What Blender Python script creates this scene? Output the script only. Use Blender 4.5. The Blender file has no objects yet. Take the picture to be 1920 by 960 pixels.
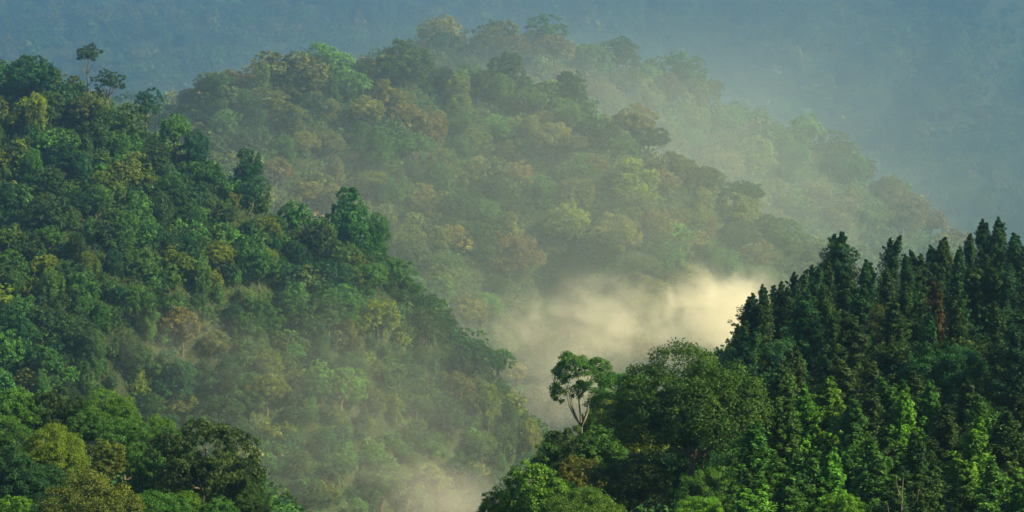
import bpy, math, random
import numpy as np

rng = np.random.default_rng(11)
random.seed(11)
R_ = math.radians
scene = bpy.context.scene
COL = scene.collection

# ------------------------------------------------------------------ camera
F = 960 / math.tan(R_(9.0))          # focal length in photo pixels
PITCH = R_(3.0)
cam_d = bpy.data.cameras.new('camera'); cam = bpy.data.objects.new('camera', cam_d); COL.objects.link(cam)
cam_d.sensor_width = 36; cam_d.lens = 18 / math.tan(R_(9.0)); cam_d.clip_start = .5; cam_d.clip_end = 12000
cam.location = (0, 0, 0); cam.rotation_euler = (math.pi / 2 - PITCH, 0, 0)
scene.camera = cam

def ray(px, py):
    a = (np.asarray(px, float) - 960) / F; b = (480 - np.asarray(py, float)) / F
    y = math.cos(PITCH) + b * math.sin(PITCH); z = -math.sin(PITCH) + b * math.cos(PITCH)
    return a / y, z / y
def project(x, y, z):
    d = y * math.cos(PITCH) - z * math.sin(PITCH)
    u = y * math.sin(PITCH) + z * math.cos(PITCH)
    return 960 + F * x / d, 480 - F * u / d

# ------------------------------------------------------------------ terrain
def wob(x, y, s, seed):
    r = np.random.default_rng(seed); out = 0
    for k in range(6):
        a = r.uniform(0, 6.28); f = (1 + .35 * k) / s; p = r.uniform(0, 6.28)
        out = out + np.sin((x * math.cos(a) + y * math.sin(a)) * f * 2 * math.pi + p) / (1 + .4 * k)
    return out / 3.0

class Hill:
    def __init__(s, yc, pts, sf, sb, gul, seed, bend=0):
        s.yc = yc; s.sf = sf; s.sb = sb; s.gul = gul; s.seed = seed; s.bend = bend
        p = np.array(pts, float)
        u, v = ray(p[:, 0], p[:, 1])
        s.x = u * yc; s.z = v * yc - p[:, 2]
    def __call__(s, x, y):
        zc = np.interp(x, s.x, s.z)
        yc = s.yc + wob(x, x * 0, s.gul * 3, s.seed) * s.gul * .35 + s.bend * x
        d = yc - y
        e = s.gul * .12
        dd = np.sqrt(d * d + e * e) - e
        z = zc - np.where(d > 0, s.sf, s.sb) * dd
        g = wob(x + .25 * d, y * .35, s.gul, s.seed + 1)
        z = z + g * np.minimum(dd, s.gul * 1.6) * .16
        return z

hill_a = Hill(850, [(-900, 60, 10), (-300, 75, 10), (0, 92, 9), (100, 112, 9), (180, 140, 9), (250, 195, 9), (330, 255, 8), (400, 290, 8), (480, 335, 8),
                    (540, 400, 9), (620, 418, 7), (720, 466, 7), (800, 545, 9), (860, 615, 8), (940, 690, 8), (985, 770, 7), (1025, 840, 6), (1060, 930, 5), (1300, 1300, 1), (2500, 2500, 0)], .85, .8, 60, 3)
hill_b = Hill(1400, [(-800, 330, 13), (0, 300, 13), (250, 250, 13), (330, 190, 13), (400, 125, 13), (500, 108, 13), (620, 95, 13), (760, 92, 13), (850, 125, 13),
                     (950, 125, 13), (1070, 155, 13), (1150, 200, 13), (1200, 245, 12), (1260, 275, 12), (1350, 345, 11), (1400, 385, 11), (1500, 430, 11), (1560, 480, 9), (1700, 600, 9), (2000, 800, 5), (2800, 1200, 0)], .66, .6, 90, 5)
hill_c = Hill(1950, [(-1500, 200, 20), (300, 160, 20), (560, 120, 20), (700, 70, 20), (830, 34, 20), (1030, 34, 20), (1100, 66, 20), (1200, 88, 20), (1290, 110, 20), (1340, 158, 20),
                     (1450, 200, 20), (1550, 226, 20), (1610, 275, 20), (1690, 335, 20), (1750, 390, 20), (1820, 432, 20), (1920, 470, 20), (2400, 720, 10), (3500, 1200, 0)], .6, .6, 120, 7)
hill_d = Hill(6500, [(-2500, -190, 25), (0, -120, 25), (500, -100, 25), (1000, -75, 25), (1300, -100, 25), (1920, -170, 25), (4500, -190, 25)], .46, .5, 330, 9)

def near_right(x, y):
    xe = np.interp(y, [170, 220, 250, 275, 300, 340, 360], [-6, -1.5, 1.0, 4.5, 12, 23, 27])
    z = -38.5 + (y - 200) * .062 + (np.clip(x, -10, 60) - 20) * .07
    over = xe - x
    z = z - 1.35 * (np.sqrt(np.maximum(over, 0) ** 2 + 4) - 2)
    z = z - 1.0 * np.maximum(0, y - 352) - .9 * np.maximum(0, 178 - y)
    z = z + SHADE_RISE * np.clip(x - 66, 0, 130) * np.clip((y - 120) / 60, 0, 1)  # unseen rise beyond the right edge, added to shade the near right slope
    return z + wob(x, y, 45, 21) * .8
def near_left(x, y):
    xe = np.interp(y, [200, 260, 330, 345], [-17, -21, -26, -29])
    z = -48 + (y - 260) * .07 - (x + 40) * .06
    over = x - xe
    z = z - .9 * (np.sqrt(np.maximum(over, 0) ** 2 + 9) - 3)
    z = z - 1.0 * np.maximum(0, y - 348) - .9 * np.maximum(0, 205 - y)
    return z + wob(x, y, 40, 22) * .8
SHADE_RISE = .5
FLOOR = -150
def knoll(x, y):
    r = np.sqrt(x * x + y * y)
    return -1.75 - .75 * np.maximum(0, r - 8)
def ground(x, y):
    x = np.asarray(x, float); y = np.asarray(y, float)
    z = FLOOR + wob(x, y, 160, 1) * 5 + np.clip((y - 2150) / 500, 0, 1) * -125
    for f in (hill_a, hill_b, hill_c, hill_d):
        z = np.maximum(z, f(x, y))
    for f in (near_right, near_left, knoll):
        z = np.maximum(z, np.where(y < 560, f(x, y), -999))
    return z

# ------------------------------------------------------------------ materials
def nt(name):
    m = bpy.data.materials.new(name); m.use_nodes = True
    t = m.node_tree; t.nodes.clear()
    return m, t
def N(t, kind, **kw):
    n = t.nodes.new(kind)
    for k, v in kw.items():
        if k.startswith('i_'):
            n.inputs[k[2:].replace('_', ' ')].default_value = v
        else: setattr(n, k, v)
    return n

def leaf_material(name, per_object=True, transl=.28, rough=.6, spec=.13, patch=(1.25, 1.15, .8)):
    m, t = nt(name); L = t.links.new
    out = N(t, 'ShaderNodeOutputMaterial')
    if per_object:
        oi = N(t, 'ShaderNodeObjectInfo'); base = oi.outputs['Color']
    else:
        at = N(t, 'ShaderNodeAttribute', attribute_name='tint'); base = at.outputs['Color']
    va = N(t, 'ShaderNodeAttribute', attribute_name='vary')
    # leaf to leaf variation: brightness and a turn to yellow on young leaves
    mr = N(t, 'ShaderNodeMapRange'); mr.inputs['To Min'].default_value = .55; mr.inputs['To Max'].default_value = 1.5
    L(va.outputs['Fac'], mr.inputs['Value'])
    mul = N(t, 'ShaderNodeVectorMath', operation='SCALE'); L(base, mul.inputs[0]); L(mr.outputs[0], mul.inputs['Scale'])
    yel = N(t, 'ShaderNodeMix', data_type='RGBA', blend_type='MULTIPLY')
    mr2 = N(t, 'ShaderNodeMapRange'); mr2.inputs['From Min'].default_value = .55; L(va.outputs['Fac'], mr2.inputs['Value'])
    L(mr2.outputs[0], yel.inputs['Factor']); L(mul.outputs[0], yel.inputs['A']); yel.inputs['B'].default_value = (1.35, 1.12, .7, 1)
    pos = N(t, 'ShaderNodeNewGeometry').outputs['Position']
    pn = N(t, 'ShaderNodeTexNoise'); pn.inputs['Scale'].default_value = .42 if per_object else .13; pn.inputs['Detail'].default_value = 3
    L(pos, pn.inputs['Vector'])
    pr = N(t, 'ShaderNodeMapRange', interpolation_type='SMOOTHSTEP'); pr.inputs['From Min'].default_value = .45; pr.inputs['From Max'].default_value = .7; pr.inputs['To Max'].default_value = .85
    L(pn.outputs['Fac'], pr.inputs['Value'])
    pm = N(t, 'ShaderNodeMix', data_type='RGBA', blend_type='MULTIPLY'); L(pr.outputs[0], pm.inputs['Factor']); L(yel.outputs['Result'], pm.inputs['A']); pm.inputs['B'].default_value = (*patch, 1)
    col = pm.outputs['Result']
    p = N(t, 'ShaderNodeBsdfPrincipled'); p.inputs['Roughness'].default_value = rough; p.inputs['Specular IOR Level'].default_value = spec
    L(col, p.inputs['Base Color'])
    tr = N(t, 'ShaderNodeBsdfTranslucent')
    tc = N(t, 'ShaderNodeMix', data_type='RGBA', blend_type='MULTIPLY'); tc.inputs['Factor'].default_value = 1; tc.inputs['B'].default_value = (1.5, 1.5, .6, 1)
    L(col, tc.inputs['A']); L(tc.outputs['Result'], tr.inputs['Color'])
    mx = N(t, 'ShaderNodeMixShader'); mx.inputs[0].default_value = transl
    L(p.outputs[0], mx.inputs[1]); L(tr.outputs[0], mx.inputs[2]); L(mx.outputs[0], out.inputs['Surface'])
    return m
M_LEAF = leaf_material('leaves', True)
M_NEEDLE = leaf_material('needles', True, .2, .55, .13, (1.1, 1.18, .85))
M_FOREST = leaf_material('forest_leaves', False, .2)

def bark_material(name, a, b):
    m, t = nt(name); L = t.links.new
    out = N(t, 'ShaderNodeOutputMaterial'); p = N(t, 'ShaderNodeBsdfPrincipled'); p.inputs['Roughness'].default_value = .9
    tc = N(t, 'ShaderNodeTexCoord'); no = N(t, 'ShaderNodeTexNoise'); no.inputs['Scale'].default_value = 9; no.inputs['Detail'].default_value = 5
    cr = N(t, 'ShaderNodeValToRGB'); cr.color_ramp.elements[0].color = (*a, 1); cr.color_ramp.elements[1].color = (*b, 1)
    cr.color_ramp.elements[0].position = .35; cr.color_ramp.elements[1].position = .65
    L(tc.outputs['Object'], no.inputs['Vector']); L(no.outputs['Fac'], cr.inputs['Fac']); L(cr.outputs[0], p.inputs['Base Color']); L(p.outputs[0], out.inputs['Surface'])
    return m
M_BARK = bark_material('bark', (.04, .034, .026), (.11, .096, .075))
M_PALE = bark_material('pale_bark', (.07, .06, .05), (.16, .145, .12))

def ground_material():
    m, t = nt('forest_floor'); L = t.links.new
    out = N(t, 'ShaderNodeOutputMaterial'); p = N(t, 'ShaderNodeBsdfPrincipled'); p.inputs['Roughness'].default_value = .95; p.inputs['Specular IOR Level'].default_value = .1
    g = N(t, 'ShaderNodeNewGeometry')
    n1 = N(t, 'ShaderNodeTexNoise'); n1.inputs['Scale'].default_value = .08; n1.inputs['Detail'].default_value = 8; n1.inputs['Roughness'].default_value = .65
    L(g.outputs['Position'], n1.inputs['Vector'])
    cr = N(t, 'ShaderNodeValToRGB'); e = cr.color_ramp.elements
    e[0].position = .35; e[0].color = (.014, .026, .012, 1); e[1].position = .65; e[1].color = (.04, .065, .022, 1)
    x = e.new(.5); x.color = (.03, .034, .017, 1)
    L(n1.outputs['Fac'], cr.inputs['Fac']); L(cr.outputs[0], p.inputs['Base Color'])
    n2 = N(t, 'ShaderNodeTexNoise'); n2.inputs['Scale'].default_value = .5; n2.inputs['Detail'].default_value = 6
    L(g.outputs['Position'], n2.inputs['Vector'])
    b = N(t, 'ShaderNodeBump'); b.inputs['Strength'].default_value = .8; b.inputs['Distance'].default_value = 1.5
    L(n2.outputs['Fac'], b.inputs['Height']); L(b.outputs[0], p.inputs['Normal'])
    L(p.outputs[0], out.inputs['Surface'])
    return m

# ------------------------------------------------------------------ mesh helpers
def mesh_np(name, V, k, mats, attrs=None):
    """V: (n*k,3) vertices, faces are consecutive runs of k vertices"""
    me = bpy.data.meshes.new(name); nv = len(V); nf = nv // k
    me.vertices.add(nv); me.vertices.foreach_set('co', np.ascontiguousarray(V, np.float32).ravel())
    me.loops.add(nv); me.loops.foreach_set('vertex_index', np.arange(nv, dtype=np.int32))
    me.polygons.add(nf); me.polygons.foreach_set('loop_start', np.arange(0, nv, k, dtype=np.int32))
    for m in mats: me.materials.append(m)
    for n, (ty, data) in (attrs or {}).items():
        a = me.attributes.new(n, ty, 'FACE')
        a.data.foreach_set('value' if ty == 'FLOAT' else 'color', np.ascontiguousarray(data, np.float32).ravel())
    me.update(calc_edges=True); me.validate(verbose=False)
    return me
def mesh_grid(name, P, mat):
    h, w, _ = P.shape
    i = np.arange(h * w).reshape(h, w)
    q = np.stack([i[:-1, :-1], i[:-1, 1:], i[1:, 1:], i[1:, :-1]], -1).reshape(-1, 4)
    me = bpy.data.meshes.new(name)
    me.vertices.add(h * w); me.vertices.foreach_set('co', P.astype(np.float32).ravel())
    me.loops.add(q.size); me.loops.foreach_set('vertex_index', q.astype(np.int32).ravel())
    me.polygons.add(len(q)); me.polygons.foreach_set('loop_start', np.arange(0, q.size, 4, dtype=np.int32))
    me.polygons.foreach_set('use_smooth', np.ones(len(q), bool))
    me.materials.append(mat); me.update(calc_edges=True)
    return me
def unit(v): return v / np.maximum(np.linalg.norm(v, axis=-1, keepdims=True), 1e-9)
def rdir(n, r): return unit(r.normal(size=(n, 3)))

def leaf_faces(P, nrm, size, r, k=4, aspect=.55):
    n = len(P)
    t = unit(np.cross(nrm, r.normal(size=(n, 3)))); b = np.cross(nrm, t)
    L = (size * r.uniform(.65, 1.35, n))[:, None] * .5; W = L * aspect
    dip = nrm * L * .3
    if k == 4: V = np.stack([P + t * L - dip, P + b * W, P - t * L - dip, P - b * W], 1)
    else: V = np.stack([P + t * L * 1.2, P - t * L * .6 + b * L * .8, P - t * L * .6 - b * L * .8], 1)
    return V.reshape(-1, 3)

# ------------------------------------------------------------------ crowns (unit radius, top of the crown near z = 0)
def crown_cloud(style, nl, ns, nleaf, leaf, seed):
    r = np.random.default_rng(seed)
    h = {'dome': .78, 'round': .95, 'tall': 1.35, 'ragged': .95, 'umbrella': .42, 'draped': 1.75, 'forked': 1.0}[style]
    zmin = {'dome': -.42, 'round': -.55, 'tall': -.75, 'ragged': -.5, 'umbrella': -.1, 'draped': -.95, 'forked': -.55}[style]
    # lobes over the envelope
    d = []
    while len(d) < nl:
        v = rdir(1, r)[0]
        if v[2] > zmin and (len(d) == 0 or max(np.dot(v, w) for w in d) < 1 - 1.15 / nl): d.append(v)
        elif r.random() < .02: d.append(v if v[2] > zmin else -v)
    d = np.array(d)
    shell = r.uniform(.52, .74, nl)
    if style == 'ragged': shell = r.uniform(.45, .92, nl)
    rl = r.uniform(.26, .44, nl) * (1.0 if style != 'ragged' else .82)
    if style == 'forked': shell = r.uniform(.5, .74, nl); rl = r.uniform(.27, .40, nl)
    C = d * shell[:, None] * np.array([1, 1, h])
    if style == 'draped':
        w = 1 - .35 * np.clip(-d[:, 2], 0, 1); C[:, :2] *= (.75 * w)[:, None]
    # clumps over the lobes
    ci, cp, cr_, cd = [], [], [], []
    for i in range(nl):
        q = rdir(ns * 3, r); o = unit(C[i] + np.array([0, 0, .35]))
        q = q[(q @ o) > -.35][:ns]
        cp.append(C[i] + q * rl[i] * r.uniform(.72, 1.0, (len(q), 1)) * np.array([1, 1, .85])); cr_.append(rl[i] * r.uniform(.3, .52, len(q))); cd.append(q)
        ci.append(np.full(len(q), i))
    cp = np.concatenate(cp); cr_ = np.concatenate(cr_); cd = np.concatenate(cd); ci = np.concatenate(ci)
    nc = len(cp)
    vclump = r.normal(.5, .12, nc) + r.normal(0, .1, nl)[ci]
    j = np.repeat(np.arange(nc), nleaf)
    q = rdir(len(j), r); bias = unit(q + cd[j] * .5 + np.array([0, 0, .45]))
    P = cp[j] + bias * (cr_[j] * r.uniform(.35, 1.08, len(j)))[:, None] * np.array([1, 1, .72])
    if style in ('draped',):
        P[:, 2] -= r.exponential(.12, len(P)) * (np.hypot(P[:, 0], P[:, 1]) > .4)
    keep = np.ones(len(P), bool)
    for i in range(nl):
        dd = np.linalg.norm((P - C[i]) / (1, 1, .85), axis=1)
        keep &= ~((dd < rl[i] * .62) & (ci[j] != i))
    nrm = unit(bias * .8 + np.array([0, 0, .45]) + r.normal(size=P.shape) * .55)
    vary = np.clip(vclump[j] + r.normal(0, .17, len(j)), 0, 1)
    P, nrm, vary = P[keep], nrm[keep], vary[keep]
    size = np.full(len(P), leaf)
    # inner leaves that close the crown
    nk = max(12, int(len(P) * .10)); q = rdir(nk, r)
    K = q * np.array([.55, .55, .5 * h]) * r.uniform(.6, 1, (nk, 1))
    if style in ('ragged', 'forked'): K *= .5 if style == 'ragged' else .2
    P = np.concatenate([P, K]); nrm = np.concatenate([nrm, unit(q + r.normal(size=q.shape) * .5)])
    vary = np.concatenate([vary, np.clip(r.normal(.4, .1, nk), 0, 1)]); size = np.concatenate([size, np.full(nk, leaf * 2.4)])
    top = np.quantile(P[:, 2], .995); P[:, 2] -= top
    bot = -np.quantile(P[:, 2], .02)
    return P, nrm, size, vary, bot, r

def crown_mesh(name, style, nl, ns, nleaf, leaf, seed):
    P, nrm, size, vary, bot, r = crown_cloud(style, nl, ns, nleaf, leaf, seed)
    V = leaf_faces(P, nrm, size, r)
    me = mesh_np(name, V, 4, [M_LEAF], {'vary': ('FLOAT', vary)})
    return me, bot

# conifer: unit height, base at 0
def conifer_mesh(name, seed, rad=.2, nb=300, tufts=5, leaves=27, leaf=.016, open_=.1, forked=False):
    r = np.random.default_rng(seed)
    P, nr, va = [], [], []
    def spire(z0, z1, x0, y0, rr, nb):
        lean = r.normal(0, .025, 2); lob = r.uniform(0, 6.28, 3)
        for k in range(nb):
            f = 1 - (1 - (k + r.random()) / nb) ** .62            # more branches low down, where they are long
            f = min(f, .985)
            z = z0 + (z1 - z0) * f
            a = k * 2.39996 + r.normal(0, .3)
            R = 1.45 * rr * min(.8, 1 - f) ** 1.12 * (1 + .28 * math.sin(2 * a + lob[0] + 11 * f) + .22 * math.sin(3 * a + lob[1] - 23 * f))
            if math.sin(5 * a + 23 * f + lob[2]) > 1 - 2 * open_ and f < .9: R *= .45
            ln = R * r.uniform(.45, 1.5) + .005
            v0 = np.clip(r.normal(.4, .13), 0, 1)
            s = (np.arange(tufts) + r.uniform(.2, .9, tufts)) / tufts
            up = r.uniform(-.1, .25) + .9 * f * f
            for t in range(tufts):
                q = rdir(leaves, r); sp = (.003 + .027 * (1 - f) ** .75) * (1.1 - .45 * s[t]) * r.uniform(.8, 1.3)
                c = np.array([x0 + lean[0] * f + math.cos(a) * ln * s[t], y0 + lean[1] * f + math.sin(a) * ln * s[t], z + ln * (up * s[t] - .55 * s[t] * (1 - s[t]) + .25 * s[t] ** 3)])
                P.append(c + q * sp * np.array([1, 1, 1.15]))
                nr.append(unit(np.array([math.cos(a) * .6, math.sin(a) * .6, .55]) + r.normal(size=(leaves, 3)) * .5))
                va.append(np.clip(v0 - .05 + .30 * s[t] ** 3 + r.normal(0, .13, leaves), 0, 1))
    spire(.04, 1, 0, 0, rad, nb); spire(.8, 1.02, 0, 0, rad * .2, nb // 10)
    if forked: spire(.5, .985, rad * .45, -.02, rad * .6, nb // 3)
    P = np.concatenate(P); nr = np.concatenate(nr); va = np.concatenate(va)
    V = leaf_faces(P, nr, np.full(len(P), leaf), r, 4, .4)
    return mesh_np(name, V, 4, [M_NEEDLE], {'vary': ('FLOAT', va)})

def tube(pts, rads, n=7):
    pts = np.array(pts, float); V, Fc = [], []
    for i, p in enumerate(pts):
        t = unit(pts[min(i + 1, len(pts) - 1)] - pts[max(i - 1, 0)])
        a = unit(np.cross(t, (.3, .9, .1))); b = np.cross(t, a)
        for k in range(n):
            an = 6.2832 * k / n
            V.append(p + (a * math.cos(an) + b * math.sin(an)) * rads[i])
    for i in range(len(pts) - 1):
        for k in range(n):
            Fc.append((i * n + k, i * n + (k + 1) % n, (i + 1) * n + (k + 1) % n, (i + 1) * n + k))
    Fc.append(tuple(range((len(pts) - 1) * n, len(pts) * n)))
    return V, Fc
def tubes_mesh(name, lst, mat):
    V, Fc = [], []
    for pts, rads in lst:
        v, f = tube(pts, rads); o = len(V); V += v; Fc += [tuple(i + o for i in q) for q in f]
    me = bpy.data.meshes.new(name); me.from_pydata([tuple(v) for v in V], [], Fc); me.materials.append(mat)
    me.polygons.foreach_set('use_smooth', np.ones(len(me.polygons), bool)); me.update()
    return me
def trunk_mesh(name, seed, mat, limbs=6, spread=.35):
    """unit height; limbs leave the upper part and end inside the crown"""
    r = np.random.default_rng(seed); b = r.normal(0, .03, (6, 2)); b[0] = 0
    zs = np.linspace(-.06, 1, 6); lst = [([(b[i, 0], b[i, 1], zs[i]) for i in range(6)], np.linspace(.034, .012, 6) * np.array([1.35, 1, 1, 1, 1, 1]))]
    for k in range(limbs):
        f = r.uniform(.55, .85); a = k * 6.283 / limbs + r.normal(0, .3); i = int(f * 5)
        p0 = np.array([b[i, 0], b[i, 1], zs[i]]); ln = r.uniform(.6, 1) * spread
        o = np.array([math.cos(a), math.sin(a), 0])
        lst.append(([p0, p0 + o * ln * .4 + (0, 0, .06), p0 + o * ln * .8 + (0, 0, .15), p0 + o * ln + (0, 0, .27)], [.016, .012, .008, .004]))
    return tubes_mesh(name, lst, mat)

def link(name, data, parent=None):
    o = bpy.data.objects.new(name, data); COL.objects.link(o)
    if parent: o.parent = parent
    return o

# ------------------------------------------------------------------ prototypes
NEAR = {'dome': [crown_mesh('crown', 'dome', 34, 20, 90, .036, 101), crown_mesh('crown', 'dome', 24, 18, 90, .044, 102)],
        'round': [crown_mesh('crown', 'round', 20, 16, 90, .054, 103), crown_mesh('crown', 'round', 24, 16, 90, .05, 104)],
        'tall': [crown_mesh('crown', 'tall', 24, 16, 90, .055, 105), crown_mesh('crown', 'tall', 22, 16, 90, .055, 106)],
        'ragged': [crown_mesh('crown', 'ragged', 22, 14, 80, .052, 107), crown_mesh('crown', 'ragged', 22, 14, 80, .05, 108)],
        'draped': [crown_mesh('crown', 'draped', 26, 16, 80, .06, 109)],
        'umbrella': [crown_mesh('crown', 'umbrella', 20, 16, 80, .05, 110)]}
NEAR['forked'] = [crown_mesh('crown', 'forked', 13, 18, 90, .05, 131)]
MID = {'dome': [crown_mesh('crown', 'dome', 20, 12, 44, .075, 201 + i) for i in range(4)],
       'round': [crown_mesh('crown', 'round', 17, 12, 44, .08, 211 + i) for i in range(4)],
       'tall': [crown_mesh('crown', 'tall', 20, 12, 42, .082, 221 + i) for i in range(3)],
       'ragged': [crown_mesh('crown', 'ragged', 18, 10, 42, .075, 231 + i) for i in range(3)],
       'draped': [crown_mesh('crown', 'draped', 24, 12, 42, .085, 241 + i) for i in range(3)],
       'umbrella': [crown_mesh('crown', 'umbrella', 18, 11, 42, .075, 251 + i) for i in range(2)]}
FAR = {s: [crown_cloud(s, n, 9, 15, .115, 301 + 10 * k + i) for i in range(3)] for k, (s, n) in enumerate([('dome', 15), ('round', 14), ('tall', 15), ('umbrella', 12), ('draped', 16)])}
DIST = {s: [crown_cloud(s, 9, 6, 8, .19, 401 + 10 * k + i) for i in range(3)] for k, (s, n) in enumerate([('dome', 8), ('round', 8), ('tall', 8), ('umbrella', 8), ('draped', 9)])}
CONIFER = [conifer_mesh('crown', 501, .17), conifer_mesh('crown', 502, .19, open_=.2), conifer_mesh('crown', 503, .16), conifer_mesh('crown', 504, .2, nb=340),
           conifer_mesh('crown', 505, .17, open_=.28), conifer_mesh('crown', 506, .19, forked=True, open_=.2)]
TRUNK = [trunk_mesh('trunk', 601 + i, M_BARK) for i in range(4)]
TRUNK_PALE = [trunk_mesh('trunk', 611, M_PALE, 7, .5), trunk_mesh('trunk', 612, M_PALE, 5, .4)]
CTRUNK = tubes_mesh('trunk', [([(0, 0, -.03), (.003, 0, .25), (0, .003, .45), (0, 0, .6)], [.014, .011, .008, .004])], M_BARK)

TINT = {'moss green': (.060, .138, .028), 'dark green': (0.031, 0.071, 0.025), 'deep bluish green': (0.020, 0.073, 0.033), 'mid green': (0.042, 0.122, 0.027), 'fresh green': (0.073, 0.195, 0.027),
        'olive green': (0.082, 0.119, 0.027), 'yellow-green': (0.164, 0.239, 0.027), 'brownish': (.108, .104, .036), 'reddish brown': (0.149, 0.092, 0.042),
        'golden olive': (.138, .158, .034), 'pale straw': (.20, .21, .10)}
trees = []      # records: everything needed to build and to label

def put(kind, x, y, top, Rr, style, tint, zone, label=None, short=None, bright=1.0, lod=None, pale=False, seed=None, rot=None):
    z = float(ground(x, y)); H = top - z
    px, py = project(x, y, top - Rr * .6)
    t = dict(kind=kind, x=x, y=y, z=z, H=H, R=Rr, style=style, tint=tint, zone=zone, label=label, short=short, bright=bright, lod=lod, pale=pale,
             px=float(px), py=float(py), size=Rr / y, seed=seed, rot=rot)
    trees.append(t); return t
def hero(px, py, y, Rr, style, tint, zone, label=None, short=None, kind='broadleaf_tree', **kw):
    u, v = ray(px, py)
    want = 11.5 if kind == 'conifer_tree' else Rr * (2.5 if y < 400 else 2.0 if y < 1000 else 1.6)
    span = 28 if y < 400 else 110 if y < 1000 else 200
    yy = np.linspace(y - span, y + span * .5, 160)
    hh = v * yy - ground(u * yy, yy)
    cost = np.abs(hh - want) / want + np.abs(yy - y) / span * .12 + (hh < want * .5) * 5
    y = float(yy[np.argmin(cost)])
    t = put(kind, float(u * y), y, float(v * y), Rr, style, tint, zone, label, short, **kw)
    if not 3 < t['H'] < 30: print('HERO height', px, py, round(t['H'], 1))
    return t

# ------------------------------------------------------------------ the trees one can tell apart
# near slope on the right
G1, G2, G3 = 'near right slope', 'near left slope', 'left hillside'
hero(1088, 660, 330, 3.5, 'forked', 'mid green', G1, 'small forked tree with rounded leaf clumps and bare pale trunk against the glowing mist', 'the forked tree at the mist', pale=True, seed=0)
hero(1292, 652, 268, 6.5, 'dome', 'moss green', G1, 'very broad spreading dome of dark moss-green leaves, largest crown of the near right slope', 'the very broad mossy dome', seed=0, bright=.62)
hero(1172, 700, 285, 3.2, 'round', 'mid green', G1, 'round green tree between the forked tree at the mist and the very broad dome')
hero(1180, 745, 262, 3.2, 'round', 'olive green', G1, 'olive tree tucked under the left flank of the very broad dome')
hero(1128, 762, 312, 2.6, 'round', 'mid green', G1, 'green rounded tree right under the forked tree at the mist')
hero(1040, 830, 258, 2.4, 'round', 'mid green', G1, 'green rounded tree on the steep edge above the mist-edge fresh tree')
hero(1120, 800, 256, 2.8, 'tall', 'mid green', G1, 'green upright tree below the olive tree that flanks the very broad mossy dome')
hero(1075, 800, 266, 2.8, 'ragged', 'dark green', G1, 'dark ragged tree on the steep edge below the forked tree at the mist')
hero(1010, 868, 238, 3.2, 'round', 'fresh green', G1, 'bright fresh green rounded tree at the mist edge, lowest of the near right slope', 'the mist-edge fresh tree', seed=0, bright=.9)
hero(938, 922, 232, 1.9, 'round', 'fresh green', G1, 'small fresh green bush-like tree at the outermost tip of the near right slope')
hero(1090, 858, 246, 2.2, 'ragged', 'golden olive', G1, 'thin golden olive tree beside the fresh green tree at the mist edge', bright=.6)
hero(1090, 915, 224, 2.9, 'dome', 'moss green', G1, 'low olive dome at the bottom edge, in front of the fresh green tree')
hero(1180, 850, 240, 3.3, 'dome', 'dark green', G1, 'dark green dome in front of the very broad mossy dome, mist side')
hero(1300, 835, 238, 3.0, 'round', 'deep bluish green', G1, 'deep bluish green tree directly below the very broad mossy dome')
hero(1345, 868, 222, 3.0, 'dome', 'moss green', G1, 'olive dome at the bottom, below the deep bluish green tree', 'the low olive dome')
hero(1310, 932, 208, 1.9, 'round', 'fresh green', G1, 'bright green rounded treetop cut by the bottom edge, below the olive dome')
hero(1582, 925, 204, 1.9, 'round', 'fresh green', G1, 'bright green rounded treetop at the bottom edge among conifers')
hero(1442, 655, 305, 2.6, 'round', 'olive green', G1, 'olive round tree where the very broad dome meets the dark conifers')
hero(1515, 652, 300, 2.3, 'round', 'olive green', G1, 'olive rounded tree between the dark skyline conifers and the lit conifers', bright=.6)
hero(1640, 575, 322, 3.4, 'dome', 'olive green', G1, 'olive broad tree amid the dark conifers of the crest', bright=.5)
hero(1720, 610, 305, 1.3, 'round', 'yellow-green', G1, 'small pale yellow-green round treetop amid the dark conifers', bright=.8)
hero(1770, 650, 298, 3.4, 'dome', 'deep bluish green', G1, 'deep bluish green dome above the lit conifers, towards the picture edge')
hero(1840, 640, 300, 3.0, 'round', 'dark green', G1, 'dark round tree beside the deep bluish dome, towards the picture edge')
hero(1462, 640, 300, 3.0, 'tall', 'deep bluish green', G1, 'deep bluish green upright tree at the foot of the dark crest conifers')
cz = 'conifer_tree'
def con(px, py, y, Rr, tint, label=None, short=None, seed=None, bright=1.0): return hero(px, py, y, Rr, 'spire', tint, G1, label, short, kind=cz, seed=seed, bright=bright * .85)
con(1578, 436, 338, 3.7, 'deep bluish green', 'tall fork-topped conifer standing clear above the skyline of the near right slope', 'the fork-topped conifer', 5)
con(1672, 445, 342, 3.0, 'deep bluish green', 'sharp pointed conifer on the skyline, next towards the picture edge from the fork-topped conifer', 'the sharp pointed skyline conifer', 0)
con(1838, 414, 346, 2.9, 'deep bluish green', 'inner one of the twin pointed conifers that top the skyline near the picture edge', 'the twin pointed conifers', 2)
con(1872, 412, 346, 3.1, 'deep bluish green', 'outer one of the twin pointed conifers that top the skyline near the picture edge', None, 3)
sky = [(1368, 640, 330), (1385, 600, 334), (1408, 560, 336), (1432, 545, 338), (1462, 518, 340), (1494, 508, 340), (1525, 488, 340), (1548, 492, 336), (1622, 482, 338), (1645, 478, 344), (1700, 465, 344),
       (1724, 468, 342), (1748, 463, 346), (1772, 450, 344), (1798, 455, 342), (1818, 436, 344), (1900, 446, 342), (1930, 450, 345), (1965, 448, 345)]
for i, (px, py, y) in enumerate(sky):
    con(px, py + rng.uniform(-8, 16), y, rng.uniform(2.5, 3.6), ['deep bluish green', 'dark green'][i % 2])
con(1750, 530, 325, 2.5, 'brownish', 'brownish dying conifer among the dark crest conifers', 'the brownish conifer', 4, bright=.5)
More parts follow.
